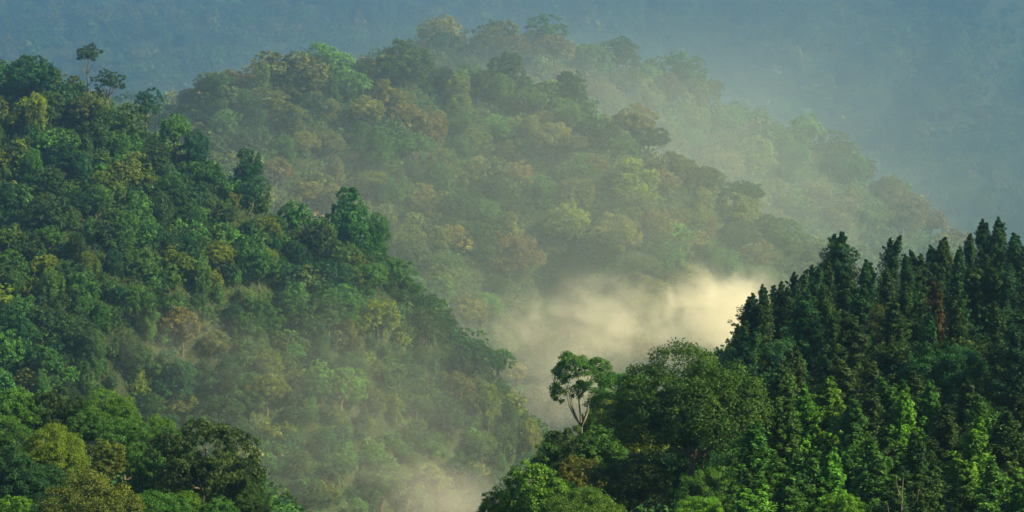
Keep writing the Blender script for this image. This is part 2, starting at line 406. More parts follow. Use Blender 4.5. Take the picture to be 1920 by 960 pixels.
for i, (px, py, y) in enumerate([(1400, 630, 318), (1430, 590, 324), (1475, 570, 326), (1510, 560, 326), (1545, 565, 322), (1590, 545, 322), (1615, 560, 328), (1665, 540, 330), (1700, 545, 322), (1790, 540, 326), (1820, 530, 324),
                                 (1855, 535, 322), (1890, 530, 326), (1925, 540, 322), (1680, 600, 312), (1740, 600, 314), (1800, 590, 312), (1870, 600, 312), (1910, 615, 308), (1600, 610, 312), (1560, 620, 310), (1960, 560, 320)]):
    con(px, py - 22 + rng.uniform(-12, 12), y, rng.uniform(2.9, 4.2), ['deep bluish green', 'dark green', 'dark green'][i % 3])
# lit conifers lower on the slope; their light is partly put into brighter tints
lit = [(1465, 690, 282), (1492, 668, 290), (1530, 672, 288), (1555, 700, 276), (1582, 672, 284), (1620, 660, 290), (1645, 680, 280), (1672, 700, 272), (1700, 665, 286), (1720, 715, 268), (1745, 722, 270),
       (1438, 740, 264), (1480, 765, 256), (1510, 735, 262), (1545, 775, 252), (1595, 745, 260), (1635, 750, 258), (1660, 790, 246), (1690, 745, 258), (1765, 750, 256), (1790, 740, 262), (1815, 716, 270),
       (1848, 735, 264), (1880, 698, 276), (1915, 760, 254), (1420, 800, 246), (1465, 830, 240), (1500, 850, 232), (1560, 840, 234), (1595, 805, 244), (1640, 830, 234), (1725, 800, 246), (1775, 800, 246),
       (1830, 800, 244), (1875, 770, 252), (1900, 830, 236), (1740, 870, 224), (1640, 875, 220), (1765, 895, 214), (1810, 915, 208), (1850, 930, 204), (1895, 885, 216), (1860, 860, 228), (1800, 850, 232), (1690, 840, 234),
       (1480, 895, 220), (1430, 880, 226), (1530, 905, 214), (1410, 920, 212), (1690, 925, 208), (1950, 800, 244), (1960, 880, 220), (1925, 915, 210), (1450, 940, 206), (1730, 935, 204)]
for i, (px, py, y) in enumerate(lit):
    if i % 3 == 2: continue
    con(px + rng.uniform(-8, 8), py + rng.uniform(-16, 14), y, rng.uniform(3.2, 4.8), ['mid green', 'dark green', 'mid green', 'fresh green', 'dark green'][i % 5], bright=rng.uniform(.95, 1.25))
# near slope on the left
H2 = [(100, 796, 318, 3.8, 'dome', 'yellow-green', 'smooth yellow-green dome, brightest crown of the near left slope', 'the yellow-green dome'),
      (168, 886, 290, 5.2, 'dome', 'olive green', 'broad olive dome at the bottom edge of the near left slope', 'the broad olive dome'),
      (385, 788, 325, 5.0, 'ragged', 'dark green', 'big dark ragged tree at the outer end of the near left slope', 'the big dark ragged tree'),
      (200, 732, 338, 3.6, 'dome', 'fresh green', 'fresh green rounded tree on the skyline of the near left slope', 'the fresh green skyline tree'),
      (290, 778, 335, 2.4, 'ragged', 'fresh green', 'small fresh green tree between the fresh green skyline tree and the big dark ragged tree', None),
      (455, 860, 326, 2.3, 'tall', 'dark green', 'dark narrow tree at the outer tip of the near left slope', None),
      (270, 845, 312, 3.2, 'tall', 'mid green', 'green upright tree between the broad olive dome and the big dark ragged tree', None),
      (235, 790, 325, 3.4, 'round', 'mid green', 'green conical tree with brownish flank behind the upright green tree', None),
      (190, 825, 312, 2.6, 'ragged', 'olive green', 'olive thin-leaved tree beside the yellow-green dome', None),
      (40, 730, 338, 3.4, 'round', 'moss green', 'olive rounded tree on the near left skyline, by the picture edge', None),
      (110, 728, 340, 3.3, 'ragged', 'dark green', 'dark tree on the near left skyline inward from the olive rounded one', None),
      (20, 840, 305, 3.6, 'tall', 'deep bluish green', 'deep bluish green tree by the picture edge, outward of the yellow-green dome', None),
      (75, 872, 298, 3.0, 'round', 'deep bluish green', 'deep bluish green tree just below the yellow-green dome', None),
      (345, 922, 292, 2.2, 'round', 'fresh green', 'fresh green rounded treetop at the bottom edge, below the big dark ragged tree', None),
      (350, 850, 315, 3.0, 'round', 'dark green', 'dark rounded tree in the lap of the big dark ragged tree', None),
      (418, 880, 312, 3.0, 'round', 'dark green', 'dark rounded tree low on the outer end of the near left slope', None),
      (30, 930, 280, 2.4, 'round', 'fresh green', 'fresh green treetop in the bottom corner of the near left slope', None),
      (300, 920, 296, 3.0, 'dome', 'mid green', 'green spreading tree at the bottom edge beside the broad olive dome', None),
      (420, 935, 292, 2.6, 'round', 'mid green', 'green tree at the bottom edge near the outer tip of the near left slope', None),
      (160, 770, 328, 2.6, 'round', 'mid green', 'green round tree just above the yellow-green dome', None),
      (0, 780, 325, 3.2, 'round', 'mid green', 'green tree cut by the picture edge on the near left slope', None),
      (480, 925, 308, 2.0, 'round', 'dark green', 'small dark treetop at the bottom, last at the outer tip of the near left slope', None),
      (318, 800, 330, 2.6, 'round', 'mid green', 'green tree crowding behind the big dark ragged tree', None),
      (100, 935, 276, 2.2, 'round', 'deep bluish green', 'deep green low treetop in front of the broad olive dome', None)]
for (px, py, y, Rr, st, ti, lb, sh) in H2: hero(px, py, y, Rr, st, ti, G2, lb, sh, seed=0 if sh else None, bright=.62 if ti in ('golden olive', 'yellow-green') else .75 if ti == 'fresh green' else .9)
# left hillside
H3 = [(165, 82, 850, 3.6, 'ragged', 'dark green', 'thin wispy tree standing clear above the crest of the left hillside', 'the wispy crest tree', 'broadleaf_tree'),
      (206, 130, 846, 4.2, 'ragged', 'dark green', 'dark ragged tree on the crest just below the wispy one', None, 'broadleaf_tree'),
      (272, 165, 846, 5.0, 'ragged', 'deep bluish green', 'dark crest tree with a ragged star-shaped top on the left hillside', 'the star-topped crest tree', 'broadleaf_tree'),
      (60, 105, 846, 7.0, 'dome', 'deep bluish green', 'broad dark dome on the highest crest of the left hillside', 'the broad dark crest dome', 'broadleaf_tree'),
      (368, 244, 842, 4.6, 'draped', 'deep bluish green', 'dark vine-draped column tree on the crest of the left hillside', 'the dark column on the crest', 'vine_draped_tree'),
      (462, 280, 842, 5.6, 'draped', 'deep bluish green', 'dark swollen vine-draped tree, lower of the two dark ones on the crest', 'the swollen dark crest tree', 'vine_draped_tree'),
      (330, 215, 845, 5.2, 'dome', 'fresh green', 'fresh green crest tree between the star-topped tree and the dark column', None, 'broadleaf_tree'),
      (410, 452, 765, 4.4, 'dome', 'yellow-green', 'yellow-green dome in the middle of the left hillside', 'the yellow-green dome midway', 'broadleaf_tree'),
      (190, 320, 790, 3.4, 'ragged', 'yellow-green', 'small lime leafed tree high on the left hillside', 'the lime leafed tree', 'broadleaf_tree'),
      (500, 405, 800, 4.2, 'ragged', 'yellow-green', 'lit yellow-green tree near the crest below the swollen dark tree', 'the lit tree near the crest', 'broadleaf_tree'),
      (340, 575, 760, 5.6, 'dome', 'brownish', 'brownish dome low on the left hillside, veiled in mist', 'the brownish misty dome', 'broadleaf_tree'),
      (655, 352, 850, 6.8, 'draped', 'mid green', 'tall vine-draped pale green tree rising above the slope of the left hillside in mist', 'the tall misty tree', 'vine_draped_tree'),
      (880, 640, 820, 6.6, 'round', 'deep bluish green', 'round bluish tree at the lower end of the left hillside', 'the round bluish tree', 'broadleaf_tree'),
      (935, 655, 846, 4.2, 'round', 'mid green', 'tree leaning out into the mist next to the round bluish tree', None, 'broadleaf_tree'),
      (840, 740, 800, 6.2, 'round', 'deep bluish green', 'bluish rounded tree below the round bluish tree on the left hillside', None, 'broadleaf_tree'),
      (500, 700, 745, 5.4, 'dome', 'yellow-green', 'pale yellow-green dome low on the left hillside in thin mist', 'the pale dome in thin mist', 'broadleaf_tree'),
      (555, 378, 846, 5.0, 'round', 'mid green', 'misty loose-crowned tree on the crest beyond the swollen dark tree', None, 'broadleaf_tree'),
      (705, 400, 846, 4.4, 'draped', 'mid green', 'misty vine-draped column beside the tall misty tree', None, 'vine_draped_tree'),
      (580, 905, 730, 4.6, 'round', 'dark green', 'misty dark tree at the bottom edge beyond the near left slope', None, 'broadleaf_tree')]
for (px, py, y, Rr, st, ti, lb, sh, kd) in H3:
    if ti in ('yellow-green', 'reddish brown'): b = .62
    else: b = 1
    hero(px, py, y, Rr, st, ti, G3, lb, sh, kd, bright=b)
# middle ridge
G4 = 'middle ridge'
H4 = [(760, 76, 1395, 13, 'dome', 'dark green', 'broad dark dome on the crest of the middle ridge', 'the broad dark crest dome'),
      (950, 100, 1395, 9.5, 'tall', 'dark green', 'dark blocky tree rising from the crest of the middle ridge', 'the dark blocky crest tree'),
      (1070, 134, 1392, 7.5, 'tall', 'dark green', 'dark narrow tree on the descending crest of the middle ridge', 'the dark narrow crest tree'),
      (1030, 150, 1375, 8.5, 'tall', 'yellow-green', 'bright yellow-green tree just under the crest of the middle ridge', 'the bright yellow-green tree'),
      (935, 215, 1340, 7, 'round', 'fresh green', 'light green round tree below the dark blocky crest tree of the middle ridge', None),
      (1190, 195, 1420, 10, 'dome', 'pale straw', 'pale straw-coloured dome on the skyline of the middle ridge', 'the pale straw dome'),
      (1215, 236, 1380, 10, 'umbrella', 'dark green', 'dark umbrella-shaped tree in front of the pale straw dome', 'the dark umbrella tree'),
      (1155, 400, 1260, 12, 'dome', 'golden olive', 'sunlit golden dome low on the middle ridge', 'the sunlit golden dome'),  # sunlight on this crown is put into its golden tint
      (955, 435, 1230, 12, 'dome', 'brownish', 'brownish red dome low on the middle ridge', 'the brownish red dome'),
      (1385, 362, 1345, 10, 'dome', 'golden olive', 'sunlit golden crown towards the lower end of the middle ridge', 'the golden crown at the lower end'),  # golden tint carries the sunlight here too
      (1390, 340, 1375, 10, 'umbrella', 'dark green', 'dark shaded crown over the golden one at the lower end of the middle ridge', None),
      (1060, 380, 1290, 11, 'dome', 'yellow-green', 'yellow-green dome midway on the middle ridge', None),
      (620, 82, 1395, 11, 'round', 'fresh green', 'light green tree on the crest at the inner side of the broad dark dome', None),
      (1190, 300, 1330, 11, 'tall', 'yellow-green', 'tall yellow-green tree below the dark umbrella tree', None)]
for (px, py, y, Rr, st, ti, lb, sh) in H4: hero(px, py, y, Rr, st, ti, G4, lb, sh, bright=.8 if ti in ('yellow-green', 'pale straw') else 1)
G5 = 'far ridge'
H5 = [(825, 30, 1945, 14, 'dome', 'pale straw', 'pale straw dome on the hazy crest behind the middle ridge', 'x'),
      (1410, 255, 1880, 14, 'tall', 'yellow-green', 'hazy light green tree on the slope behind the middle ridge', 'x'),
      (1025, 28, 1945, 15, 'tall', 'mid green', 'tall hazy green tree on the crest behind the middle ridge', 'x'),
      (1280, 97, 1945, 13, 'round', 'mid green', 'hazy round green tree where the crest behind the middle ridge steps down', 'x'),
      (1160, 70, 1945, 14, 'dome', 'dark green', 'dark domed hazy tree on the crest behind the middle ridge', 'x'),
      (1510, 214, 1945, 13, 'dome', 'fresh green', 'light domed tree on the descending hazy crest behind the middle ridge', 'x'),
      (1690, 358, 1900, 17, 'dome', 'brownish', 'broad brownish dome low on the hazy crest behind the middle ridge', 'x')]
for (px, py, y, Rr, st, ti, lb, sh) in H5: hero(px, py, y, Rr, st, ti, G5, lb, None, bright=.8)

# ------------------------------------------------------------------ the rest of the canopy
def sees(x, y, top, clear=4.0, n=90):
    f = np.linspace(.08, .985, n)[None, :]
    gx = x[:, None] * f; gy = y[:, None] * f; gz = top[:, None] * f
    return ~np.any(ground(gx, gy) + np.where(gy < 400, 5, clear) > gz, axis=1)
SIL = {G1: [(800, 990), (880, 965), (900, 935), (960, 872), (1030, 862), (1060, 792), (1100, 722), (1180, 682), (1260, 662), (1350, 668), (1378, 645), (1412, 575), (1470, 535), (1560, 505), (1700, 485), (1850, 455), (2050, 445)],
       G2: [(-100, 700), (0, 702), (100, 735), (180, 738), (240, 785), (300, 790), (380, 795), (440, 862), (480, 930), (520, 975), (700, 1100)],
       G3: [(-200, 60), (0, 90), (60, 104), (150, 118), (200, 155), (240, 195), (300, 225), (350, 262), (400, 268), (450, 300), (490, 320), (520, 370), (560, 400), (640, 400), (700, 440), (760, 505), (850, 590), (930, 670), (985, 740), (1010, 800), (1040, 860), (1100, 990)],
       G4: [(-200, 320), (250, 240), (320, 190), (400, 118), (500, 100), (620, 88), (760, 86), (850, 120), (950, 118), (1070, 148), (1150, 192), (1200, 236), (1260, 262), (1350, 332), (1400, 370), (1500, 410), (1560, 450), (1700, 560), (2100, 800)],
       G5: [(-200, 200), (400, 150), (560, 115), (700, 65), (820, 28), (1030, 28), (1100, 60), (1200, 82), (1290, 102), (1335, 150), (1450, 192), (1550, 216), (1610, 262), (1700, 335), (1750, 385), (1810, 425), (1920, 460), (2100, 560)]}
def fill(x0, x1, y0, y1, step, rmin, rmax, hfac, hill, zone, palette, styles, minh=-999, margin=70, seed=1):
    r = np.random.default_rng(seed)
    gx, gy = np.meshgrid(np.arange(x0, x1, step), np.arange(y0, y1, step * .87))
    gx = gx + (np.arange(gx.shape[0]) % 2)[:, None] * step * .5
    gx = (gx + r.uniform(-.38, .38, gx.shape) * step).ravel(); gy = (gy + r.uniform(-.38, .38, gy.shape) * step).ravel()
    g = ground(gx, gy)
    ok = (np.abs(hill(gx, gy) - g) < .01) & (g > minh)
    gx, gy, g = gx[ok], gy[ok], g[ok]
    Rr = rmin + (rmax - rmin) * r.beta(1.4, 2.2, len(gx)); H = Rr * hfac * r.uniform(.8, 1.25, len(gx))
    px, py = project(gx, gy, g + H)
    ok = (px > -margin) & (px < 1920 + margin) & (py > -margin * .7) & (py < 960 + margin * 1.6)
    zs = zone.replace(' understorey', '')
    if zs in SIL:
        sp = np.array(SIL[zs], float)
        lim = np.interp(px, sp[:, 0], sp[:, 1]) + r.uniform(-6, 14, len(px))
        if zone == G1: lim = lim + np.clip((px - 1330) / 60, 0, 1) * 85
        _, v = ray(px, lim)
        H2 = np.minimum(H, v * gy - g); ok &= H2 > Rr * .55; H = H2
    ok &= sees(gx, gy, g + H)
    gx, gy, g, Rr, H = [a[ok] for a in (gx, gy, g, Rr, H)]
    patch = wob(gx, gy, step * 7, seed + 50)
    out = []
    hx = np.array([t['x'] for t in trees]); hy = np.array([t['y'] for t in trees]); hr = np.array([t['R'] for t in trees])
    hpx = np.array([t['px'] for t in trees]); hpy = np.array([t['py'] for t in trees]); hrp = hr / hy * F; qx, qy = project(gx, gy, g + H)
    names, w = zip(*palette); w = np.array(w) / sum(w)
    sn, sw = zip(*styles); sw = np.array(sw) / sum(sw)
    for i in range(len(gx)):
        dd = np.hypot(hx - gx[i], (hy - gy[i]))
        if np.any(dd < (.5 * hr if zone.endswith('understorey') else .72 * (hr + Rr[i] * .6))): continue
        if gy[i] < 400:
            rp = Rr[i] / gy[i] * F
            if np.any((hy > gy[i]) & (np.abs(hpx - qx[i]) < hrp * .8 + rp * .5) & (qy[i] < hpy + hrp * .5)): continue
        # trees of a kind stand together
        u = np.clip((patch[i] + 1) / 2 + r.normal(0, .33), .001, .999)
        ti = names[int(np.searchsorted(np.cumsum(w), u))] if u < .9995 else names[-1]
        st = r.choice(sn, p=sw)
        out.append((gx[i], gy[i], g[i] + H[i], Rr[i], str(st), ti, r.uniform(.7, 1.2) * (.62 if ti == 'yellow-green' else 1)))
    for (x, y, top, rr, st, ti, br) in out:
        put('vine_draped_tree' if st == 'draped' else 'broadleaf_tree', x, y, top, rr * (.75 if st == 'draped' else 1), st, ti, zone, bright=br)
    print(zone, len(out))
palA = [('deep bluish green', .9), ('dark green', 3.4), ('mid green', 3.2), ('moss green', 2.4), ('olive green', .7), ('fresh green', .7), ('yellow-green', .3)]
palB = [('dark green', 2.4), ('mid green', 2.2), ('moss green', 2), ('olive green', 3.2), ('golden olive', 2.0), ('fresh green', .7), ('yellow-green', .5), ('brownish', .35)]  # sunlit warmth of the ridge put into the olive and golden shares
styA = [('dome', 2.2), ('round', 3), ('tall', 3), ('ragged', .5), ('draped', 3.4)]
styB = [('dome', 4), ('round', 3), ('tall', 2.4), ('draped', 1.6), ('umbrella', .4)]
fill(-4, 62, 185, 350, 5.2, 2.0, 3.2, 2.6, near_right, G1, [('dark green', 2), ('deep bluish green', 2), ('mid green', 1)], [('round', 2), ('tall', 1)], margin=110, seed=3)
fill(-70, -20, 215, 347, 5.6, 2.1, 3.4, 2.7, near_left, G2, [('dark green', 2), ('deep bluish green', 2), ('mid green', 2)], [('dome', 1), ('round', 2), ('ragged', .7)], margin=110, seed=4)
fill(-170, 35, 560, 870, 7.2, 3.4, 6.6, 1.75, hill_a, G3, palA, styA, seed=5)
fill(-170, 35, 560, 870, 4.4, 2.2, 3.8, 1.7, hill_a, 'left hillside understorey', palA, [('round', 3), ('draped', 2), ('tall', 1)], seed=15)
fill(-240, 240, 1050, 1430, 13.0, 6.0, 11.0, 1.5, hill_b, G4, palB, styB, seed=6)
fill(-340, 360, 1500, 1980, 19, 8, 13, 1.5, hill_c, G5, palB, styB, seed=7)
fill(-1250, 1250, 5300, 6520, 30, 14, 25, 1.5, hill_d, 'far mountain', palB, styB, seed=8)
fill(-120, 130, 420, 1250, 12, 4.5, 7.5, 2.4, lambda x, y: FLOOR + wob(x, y, 160, 1) * 5, 'valley floor', palA, styA, seed=9)

# ------------------------------------------------------------------ choose who is an object of its own: those that show largest
W2, H2_ = 960, 480
zb = np.full((H2_, W2), -1, int)
order = sorted(range(len(trees)), key=lambda i: -trees[i]['y'])
for i in order:
    t = trees[i]; cx, cyy = t['px'] / 2, t['py'] / 2; rp = t['R'] / t['y'] * F / 2 * .9
    hgt = max(rp * .7, (t['H'] * .5) / t['y'] * F / 2 if t['kind'] == cz else rp * .9)
    if t['kind'] == cz: rp *= .7; cyy += hgt * .6
    x0, x1, y0, y1 = int(max(0, cx - rp)), int(min(W2, cx + rp + 1)), int(max(0, cyy - hgt)), int(min(H2_, cyy + hgt * 1.3 + 1))
    if x0 >= x1 or y0 >= y1: continue
    gy_, gx_ = np.mgrid[y0:y1, x0:x1]
    zb[y0:y1, x0:x1][((gx_ - cx) / rp) ** 2 + ((gy_ - cyy) / (hgt * 1.3)) ** 2 < 1] = i
cnt = np.bincount(zb[zb >= 0], minlength=len(trees))
for i, t in enumerate(trees): t['vis'] = int(cnt[i])
rank = lambda k: sorted([t for t in trees if t['kind'] == k and not t['zone'].endswith('understorey')], key=lambda t: (not t['label'], -t['vis']))
bl, vl = rank('broadleaf_tree'), rank('vine_draped_tree')
single = set(id(t) for t in bl[:300] if t['vis'] > 8 or t['label']) | set(id(t) for t in trees if t['kind'] == cz and (t['vis'] > 8 or t['label']))
single |= set(id(t) for t in vl[:220] if t['y'] < 1500 and (t['vis'] > 8 or t['label']))
singles = [t for t in trees if id(t) in single]; mass = [t for t in trees if id(t) not in single and (t['y'] > 400 or not (0 < t['px'] < 1920))]
print('singles', len(singles), 'mass', len(mass), 'A left in mass', sum(t['zone'] == G3 for t in mass), 'near left in mass', sum(t['zone'] in (G1, G2) for t in mass))

# ------------------------------------------------------------------ labels
SHAPE = {'dome': 'domed', 'round': 'rounded', 'tall': 'upright', 'ragged': 'loose ragged', 'umbrella': 'flat-topped', 'draped': 'vine-hung', 'spire': 'spired', 'forked': 'forked'}
def direction(t, m):
    dx, dy = t['px'] - m['px'], t['py'] - m['py']; a = math.degrees(math.atan2(-dy, dx)) % 360
    return ['to the right of', 'up and right of', 'above', 'up and left of', 'to the left of', 'down and left of', 'below', 'down and right of'][int((a + 22.5) // 45) % 8]
marks = [t for t in trees if t['short'] and t['short'] != 'x']
ORD = ['', 'second ', 'third ', 'fourth ', 'fifth ', 'sixth ', 'seventh ', 'eighth ', 'ninth ', 'tenth ', 'eleventh ', 'twelfth ']
groups = {}
for t in singles:
    if t['label']: continue
    ms = [m for m in marks if m['zone'] == t['zone']] or marks
    m = min(ms, key=lambda m: math.hypot(m['px'] - t['px'], m['py'] - t['py']))
    t['mark'] = m
    noun = 'conifer' if t['kind'] == cz else 'tree'
    sz = '' if t['kind'] == cz else SHAPE[t['style']] + ' '
    key = f"{sz}{t['tint']} {noun}|{direction(t, m)} {m['short']}|{t['zone']}"
    groups.setdefault(key, []).append(t)
for key, ts in groups.items():
    a, b, zn = key.split('|')
    ts.sort(key=lambda t: math.hypot(t['mark']['px'] - t['px'], t['mark']['py'] - t['py']))
    for i, t in enumerate(ts):
        o = ORD[min(i, 11)]
        t['label'] = f"{o}{a} {b}, {zn}" if o else f"{a} {b}, {zn}"
for t in singles:
    t['label'] = t['label'].replace('deep bluish green', 'bluish')
    if len(t['label'].split()) > 16: t['label'] = t['label'].replace(', ' + t['zone'], '')
    if len(t['label'].split()) > 16: print('LONG', t['label'])

# ------------------------------------------------------------------ build the single trees
GROUP = {cz: 'conifers packed on the near right slope'}
ctr = 0
for t in singles:
    r = np.random.default_rng(1000 + ctr); ctr += 1
    root = link(t['kind'], None); root.empty_display_size = 1
    root.location = (t['x'], t['y'], t['z'] - .15); root.rotation_euler = (0, 0, t['rot'] if t['rot'] is not None else r.uniform(0, 6.283))
    root['label'] = t['label']; root['category'] = 'tree'
    root['group'] = GROUP.get(t['kind'], ('vine-draped trees' if t['kind'] == 'vine_draped_tree' else 'broadleaf trees') + ' of the ' + t['zone'])
    c = np.array(TINT[t['tint']]) * t['bright'] * r.uniform(.9, 1.1, 3)
    H = t['H'] + .15
    if t['kind'] == cz:
        me = CONIFER[t['seed'] if t['seed'] is not None else int(r.integers(0, 5))]
        k = t['R'] / .19
        k = max(k, H * .75)
        cr = link('crown', me, root); cr.scale = (t['R'] / .19, t['R'] / .19, H)
        tr = link('trunk', CTRUNK, root); tr.scale = (H * .9, H * .9, H)
    else:
        P = (NEAR if t['y'] < 400 else MID)[t['style']]
        me, bot = P[t['seed'] if t['seed'] is not None else int(r.integers(0, len(P)))]
        Rr = t['R']; sz = Rr * r.uniform(.92, 1.1)
        sz = min(sz, H * .98 / bot)
        cr = link('crown', me, root); cr.location = (0, 0, H); cr.scale = (Rr * r.uniform(.93, 1.07), Rr * r.uniform(.93, 1.07), sz)
        tm = TRUNK_PALE[int(r.integers(0, 2))] if t['pale'] or r.random() < .06 else TRUNK[int(r.integers(0, 4))]
        th = H - sz * min(bot, 1.6) * .38
        tr = link('trunk', tm, root); w = (Rr * 1.9 if not t['pale'] else Rr * 1.15); tr.scale = (w, w, th)
    cr.color = (*np.clip(c, 0, 1), 1)

# ------------------------------------------------------------------ the rest of the forest: one mass
VV, TT, AA = [], [], []
rr_ = np.random.default_rng(77)
for t in mass:
    far = t['y'] > 2500
    st = {'ragged': 'round', 'spire': 'tall'}.get(t['style'], t['style'])
    P, nrm, size, vary, bot, _ = (DIST if far else FAR)[st][int(rr_.integers(0, 3))]
    a = rr_.uniform(0, 6.283); ca, sa = math.cos(a), math.sin(a)
    Mx = np.array([[ca, -sa, 0], [sa, ca, 0], [0, 0, 1]])
    sz = min(t['R'], t['H'] * .98 / bot)
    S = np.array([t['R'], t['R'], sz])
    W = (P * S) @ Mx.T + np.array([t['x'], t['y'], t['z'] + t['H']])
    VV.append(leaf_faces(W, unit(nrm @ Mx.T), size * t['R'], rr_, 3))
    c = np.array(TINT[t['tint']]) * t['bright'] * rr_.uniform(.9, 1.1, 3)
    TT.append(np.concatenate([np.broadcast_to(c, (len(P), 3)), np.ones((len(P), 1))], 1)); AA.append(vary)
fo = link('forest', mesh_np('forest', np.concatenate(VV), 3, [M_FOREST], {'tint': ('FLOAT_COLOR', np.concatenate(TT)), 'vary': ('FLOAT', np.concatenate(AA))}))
fo['kind'] = 'stuff'; fo['label'] = 'unbroken tree canopy over the hazy ridges and far mountain'
print('forest tris', sum(len(v) for v in VV) // 3)

# ------------------------------------------------------------------ undergrowth that closes the slopes
def cover(x0, x1, y0, y1, n, leaf, hmax, hill, seed, s=6.0):
    r = np.random.default_rng(seed)
    x = r.uniform(x0, x1, n); y = r.uniform(y0, y1, n); g = ground(x, y)
    px, py = project(x, y, g)
    ok = (np.abs(hill(x, y) - g) < .01) & (px > -90) & (px < 2010) & (py < 1080)
    x, y, g = x[ok], y[ok], g[ok]
    lump = np.clip(.5 + .5 * wob(x, y, s, seed + 1) + .25 * wob(x, y, s * .3, seed + 2), .05, 1)
    z = g + hmax * lump * r.uniform(.35, 1, len(x)) ** .6
    nrm = unit(np.stack([r.normal(0, .6, len(x)), r.normal(-.35, .6, len(x)), np.ones(len(x))], 1))
    V = leaf_faces(np.stack([x, y, z], 1), nrm, np.full(len(x), leaf), r, 3)
    pt = wob(x, y, s * 3, seed + 4)
    cols = np.array([TINT['dark green'], TINT['deep bluish green'], TINT['mid green'], TINT['moss green']])
    idx = np.clip(((pt + 1) * 1.6 + r.normal(0, .5, len(x))).astype(int), 0, 3)
    c = np.concatenate([cols[idx] * .9, np.ones((len(x), 1))], 1)
    return V, c, np.clip(r.normal(.5, .2, len(x)), 0, 1)
parts = [cover(-12, 68, 180, 356, 130000, .5, 2.6, near_right, 41, 5), cover(-75, -10, 205, 352, 110000, .5, 2.6, near_left, 42, 5),
         cover(-175, 40, 560, 900, 420000, .5, 2.6, hill_a, 43, 6), cover(-260, 260, 1040, 1440, 300000, 1.2, 8, hill_b, 44, 12), cover(-400, 420, 1500, 2000, 160000, 1.9, 8, hill_c, 45, 18)]
ug = link('undergrowth', mesh_np('undergrowth', np.concatenate([p[0] for p in parts]), 3, [M_FOREST],
          {'tint': ('FLOAT_COLOR', np.concatenate([p[1] for p in parts])), 'vary': ('FLOAT', np.concatenate([p[2] for p in parts]))}))
ug['kind'] = 'stuff'; ug['label'] = 'leafy undergrowth closing the gaps between the trees'

# ------------------------------------------------------------------ bare tree at the bottom among the conifers
def bare_tree(px, py, y):
    u, v = ray(px, py); x = float(u * y); z = float(ground(x, y)); H = float(v * y) - z
    root = link('bare_tree', None); root.location = (x, y, z - .1); root['label'] = 'thin bare grey tree with upswept branches among the conifers at the bottom edge'; root['category'] = 'tree'
    link('trunk', tubes_mesh('trunk', [([(0, 0, 0), (.1, 0, H * .4), (-.1, 0, H * .75), (.05, 0, H)], [.10, .08, .05, .02])], M_BARK), root)
    r = np.random.default_rng(5)
    for k in range(7):
        h = H * (.55 + .06 * k); a = k * 2.4; o = np.array([math.cos(a), math.sin(a) * .6, 0]); l = 1.3 * r.uniform(.7, 1.2)
        p = np.array([0, 0, h])
        link('branch', tubes_mesh('branch', [([p, p + o * l * .5 + (0, 0, .15), p + o * l * .9 + (0, 0, .7), p + o * l + (0, 0, 1.3)], [.045, .035, .025, .012])], M_BARK), root)
bare_tree(1692, 892, 200)

# ------------------------------------------------------------------ terrain sheet
ys = np.concatenate([np.arange(-80, 170, 8), np.arange(170, 420, 3), np.arange(420, 2100, 8), np.arange(2100, 7200, 40)])
xs = np.concatenate([np.arange(-1430, -260, 30), np.arange(-260, -80, 8), np.arange(-80, 80, 2.5), np.arange(80, 260, 8), np.arange(260, 1431, 30)])
X, Y = np.meshgrid(xs, ys)
te = link('terrain', mesh_grid('terrain', np.stack([X, Y, ground(X, Y)], -1), ground_material())); te['kind'] = 'structure'

# ------------------------------------------------------------------ air: haze box and mist banks
HAZE_D, HAZE_C, HAZE_G = .00024, (.35, .60, .79), .82
def box_mesh(name, lo, hi, mat):
    x0, y0, z0 = lo; x1, y1, z1 = hi
    v = [(x0, y0, z0), (x1, y0, z0), (x1, y1, z0), (x0, y1, z0), (x0, y0, z1), (x1, y0, z1), (x1, y1, z1), (x0, y1, z1)]
    f = [(0, 3, 2, 1), (4, 5, 6, 7), (0, 1, 5, 4), (1, 2, 6, 5), (2, 3, 7, 6), (3, 0, 4, 7)]
    me = bpy.data.meshes.new(name); me.from_pydata(v, [], f); me.materials.append(mat); me.update(); return me
m, t = nt('haze'); o = N(t, 'ShaderNodeOutputMaterial'); pv = N(t, 'ShaderNodeVolumePrincipled')
pv.inputs['Color'].default_value = (*HAZE_C, 1); pv.inputs['Density'].default_value = HAZE_D; pv.inputs['Anisotropy'].default_value = HAZE_G
t.links.new(pv.outputs[0], o.inputs['Volume'])
gz = te.data; zz = np.empty(len(gz.vertices) * 3, np.float32); gz.vertices.foreach_get('co', zz)
zlo, zhi = float(zz[2::3].min()), max(float(zz[2::3].max()) + 30, 45)
print('terrain z', zlo, zhi)
hz = link('haze', box_mesh('haze', (-1500, -120, zlo - 1), (1500, 7300, zhi), m)); hz['kind'] = 'stuff'; hz['label'] = 'pale blue haze filling the valley air'

